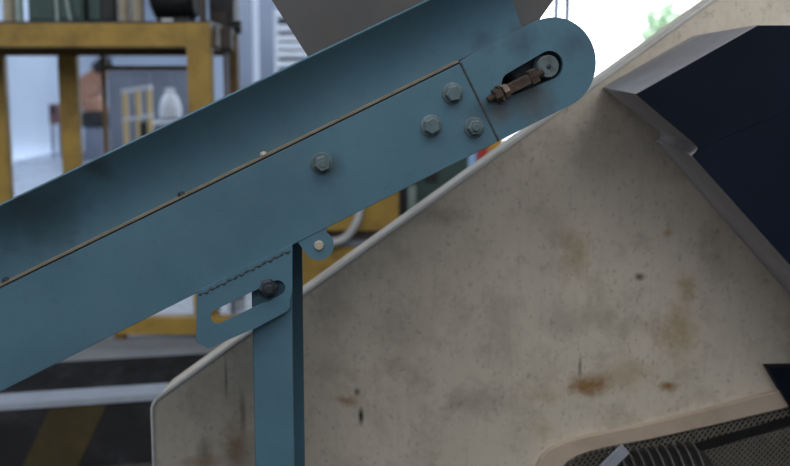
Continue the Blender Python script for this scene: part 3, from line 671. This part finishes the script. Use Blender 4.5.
MB().box((gx0+.01, 7.97, .1), (at(406, 200, 7.96).x, 8.0, at(440, 175, 8).z)).build('dark_strip', M_BLACK, gmn, .004)
MB().box((at(425, 200, 7.96).x, 7.97, at(440, 182, 8).z), (at(437, 200, 7.96).x, 8.0, at(440, 168, 8).z)).build('vent', M_BLACK, gmn, .004)

# ---- bright crates at the doorway
def crate(x0, x1, ytop, Y, label, mat, name='crate', z0=0.0):
    a_, b_ = at(x0, 150, Y), at(x1, 150, Y); zt = at(x0, ytop, Y).z; wx = b_.x-a_.x
    t = thing(name, label, 'crate', Vector(((a_.x+b_.x)/2, Y+.3, z0)))
    MB().box((a_.x, Y, z0), (b_.x, Y+.6, z0+.03)).build('base', mat, t)
    for lo, hi in (((a_.x, Y, z0+.03), (b_.x, Y+.03, zt)), ((a_.x, Y+.57, z0+.03), (b_.x, Y+.6, zt)), ((a_.x, Y+.03, z0+.03), (a_.x+.03, Y+.57, zt)), ((b_.x-.03, Y+.03, z0+.03), (b_.x, Y+.57, zt))):
        MB().box(lo, hi).build('side', mat, t)
    MB().box((a_.x-.02, Y-.02, zt-.06), (b_.x+.02, Y+.0, zt)).build('rim', mat, t)
    return t
crate(465.5, 476, 138, 13.5, 'pale blue plastic crate left of the red crate', M_BLUEP)
crate(477.5, 487.5, 130, 13.8, 'red plastic crate between blue and yellow crates', M_RED)
crate(488.5, 503, 126, 14.2, 'yellow plastic crate right of the red crate', M_YPL)

# ================================================================== FAR HALL THINGS
# slate partition boards
ps = thing('partition_screen', 'slate grey partition screen behind the yellow platform', 'screen', Vector((at(150, 150, 15).x, 15, 0)))
b0, b1 = at(110, 100, 15).x, at(192, 100, 15).x; nb = 4
for i in range(nb):
    xa = b0+(b1-b0)*i/nb; MB().box((xa+.008, 15, .12), (xa+(b1-b0)/nb-.008, 15.04, at(150, 72, 15).z)).build('panel', M_SLATE, ps, .006)
for i in range(nb+1):
    xa = b0+(b1-b0)*i/nb; MB().box((xa-.02, 14.985, 0), (xa+.02, 15.055, at(150, 71, 15).z)).build('upright', M_COLG, ps)
MB().box((b0-.02, 14.985, at(150, 72, 15).z), (b1+.02, 15.055, at(150, 69.5, 15).z)).build('top_rail', M_COLG, ps)
# small cream-yellow rack
RY = 12.6
rk = thing('tool_rack', 'small cream yellow rack frame with two crossbars before the partition', 'rack', Vector((at(136, 150, RY).x, RY, 0)))
for px, yo in ((124, 0.0), (137, .0), (148.5, 0)):
    p = at(px, 88, RY); s_ = .03 if px != 137 else .03
    MB().box((p.x-s_, RY, 0), (p.x+s_, RY+.06, at(px, 92-(px-124)*.18, RY).z)).build('upright', M_CREAM, rk, .004)
xa, xb = at(121.5, 90, RY).x, at(151, 90, RY).x
for ya, dy in ((89.5, 4), (118, 3.2)):
    q = [at(121.5, ya+2, RY), at(151, ya-2.5, RY)]; hz_ = dy*RY/FPX/2
    z1, z2 = q[0].z, q[1].z
    MB().hexa([Vector((xa, RY-.02, z1-hz_)), Vector((xb, RY-.02, z2-hz_)), Vector((xb, RY+.08, z2-hz_)), Vector((xa, RY+.08, z1-hz_)), Vector((xa, RY-.02, z1+hz_)), Vector((xb, RY-.02, z2+hz_)), Vector((xb, RY+.08, z2+hz_)), Vector((xa, RY+.08, z1+hz_))]).build('crossbar', M_WHITE, rk, .004)
bx = at(143, 132, RY); MB().box((bx.x-.05, RY+.0, at(143, 140, RY).z), (bx.x+.05, RY+.1, at(143, 122, RY).z)).build('hung_box', M_DARKST, rk, .01)
# white cone shaped sack on a trolley
sk = thing('white_sack', 'white tied sack standing on a grey drum right of the rack', 'sack', Vector((at(170, 130, 13.6).x, 13.6, 0)))
q = at(170, 95, 13.6); zq = at(170, 120, 13.6).z
MB().lathe((q.x, 13.6, zq), (0, 0, 1), [(0, .12), (.04, .15), (.16, .15), (.28, .12), (.36, .07), (.38, .05), (.42, .08), (.43, .02)], 18).build('sack', M_WHITE, sk)
MB().lathe((q.x-.03, 13.6, 0), (0, 0, 1), [(0, .22), (.02, .24), (zq-.06, .24), (zq-.02, .26), (zq, .24)], 24).build('drum', M_SLATE, sk)
MB().lathe((q.x-.03, 13.6, zq-.05), (0, 0, 1), [(0, .255), (.02, .27), (.04, .255)], 24).build('drum_ring', M_WHITE, sk)
# orange machine: robot-like arm on a dark pedestal
OY = 22
om = thing('orange_machine', 'orange machine arm on a dark base far behind yellow platform', 'machine', Vector((at(97, 128, OY).x, OY, 0)))
def opt(x, y, dy=0): p = at(x, y, OY); return Vector((p.x, OY+dy, p.z))
fz = lambda x: Vector((at(x, 100, OY).x, OY, 0))
MB().lathe(fz(98), (0, 0, 1), [(0, .42), (.2, .42), (.22, .34), (opt(98, 118).z, .3)], 24).build('pedestal', M_SLATE, om)
MB().lathe(opt(98, 127), (0, 0, 1), [(0, .36), (.1, .40), (.3, .36), (.36, .28)], 24).build('turntable', M_BLACK, om)
MB().tube([opt(98, 115), opt(93, 104), opt(88, 94), opt(92, 84)], [.30, .26, .24, .26], 16).build('lower_arm', M_ORANGE, om)
MB().lathe(opt(93, 84, -.28), (0, 1, 0), [(0, .18), (.02, .24), (.5, .24), (.54, .18)], 20).build('elbow', M_ORANGE, om)
MB().tube([opt(92, 84), opt(99, 74), opt(108, 69)], [.24, .2, .17], 16).build('upper_arm', M_ORANGE, om)
MB().tube([opt(97, 70, -.1), opt(105, 64, -.1), opt(112, 62, -.1)], [.14, .17, .14], 14).build('wrist_motor', M_BLACK, om)
rb_ = thing('dark_red_box', 'small dark maroon machine box left of the orange machine arm', 'box', Vector((at(52, 118, 23).x, 23, 0)))
M_MAR = material('maroon_paint', srgb(104, 70, 70), .5, var=.1, scale=4)
e0, e1 = at(48.5, 110, 23), at(57, 110, 23)
MB().box((e0.x, 23, at(52, 124, 23).z), (e1.x, 23.3, at(52, 104, 23).z)).build('box_body', M_MAR, rb_, .02)
for x in (e0.x+.02, e1.x-.02): MB().box((x-.02, 23.1, 0), (x+.02, 23.2, at(52, 124, 23).z)).build('leg', M_SLATE, rb_)
MB().box((e0.x+.03, 22.98, at(52, 114, 23).z), (e1.x-.03, 23.001, at(52, 107, 23).z)).build('panel', M_BLACK, rb_)
# white slatted shelving seen beside the hopper
ws = thing('slatted_rack', 'white slatted shelving rack beside the hopper edge', 'rack', Vector((at(290, 60, 20).x, 20, 0)))
s0x, s1x = at(276, 40, 20).x, at(330, 40, 20).x
for x in (s0x, (s0x+s1x)/2+.1, s1x): MB().box((x-.03, 20, 0), (x+.03, 20.5, at(290, 8, 20).z)).build('upright', M_WHITE, ws, .005)
for yy in (14, 28, 38, 46, 54, 64, 76):
    z = at(290, yy, 20).z; MB().box((s0x, 19.99, z-.06), (s1x, 20.5, z+.06)).build('slat', M_WHITE, ws, .008)
MB().box((s0x, 20.5, 0), (s1x, 20.53, at(290, 8, 20).z)).build('back_sheet', M_WALL, ws)
# wall lamp near the left column
wlp = thing('wall_lamp', 'round white lamp on the far wall above left floor', 'lamp', Vector((at(13, 78, 31.6).x, 31.9, at(13, 78, 31.6).z)))
em = bpy.data.materials.new('lamp_glow'); em.use_nodes = True; pb = em.node_tree.nodes['Principled BSDF']; pb.inputs['Emission Color'].default_value = (1, .97, .94, 1); pb.inputs['Emission Strength'].default_value = 2.0
q = at(13, 78, 31.6)
MB().lathe((q.x, 31.95, q.z), (0, -1, 0), [(0, .3), (.1, .3)], 24).build('housing', M_COLG, wlp)
MB().lathe((q.x, 31.84, q.z), (0, -1, 0), [(0, .26), (.05, .24), (.1, .15), (.12, .04)], 24).build('glass', em, wlp)
# trees outside the doorway
def tree(x, Y, h, r, label):
    t = thing('tree', label, 'tree', Vector((x, Y, -.01)), 'trees outside the doorway')
    MB().tube([(x, Y, -.01), (x+.1, Y, h*.35), (x, Y+.1, h*.75)], [.2, .16, .06], 10).build('trunk', M_BARK, t)
    m = MB(); rnd = random.Random(int(x*10))
    for i in range(900):
        d = Vector((rnd.gauss(0, 1), rnd.gauss(0, 1), rnd.gauss(0, 1))).normalized()*r*rnd.random()**.4
        c = Vector((x, Y, h*.7)) + Vector((d.x, d.y, d.z*1.2))
        a_ = Vector((rnd.gauss(0, 1), rnd.gauss(0, 1), rnd.gauss(0, 1))).normalized()*.22; b_ = a_.orthogonal().normalized()*.12
        m.add([c-a_, c+b_, c+a_, c-b_], [(0, 1, 2, 3)])
    f = m.build('foliage', M_LEAF, t); f['kind'] = 'stuff'
q = at(668, 10, 48); tree(q.x, 48, 6.2, 1.3, 'leafy green tree outside the bright doorway, near the beige slope')

for o in list(bpy.data.objects):
    if '_base' in o: del o['_base']
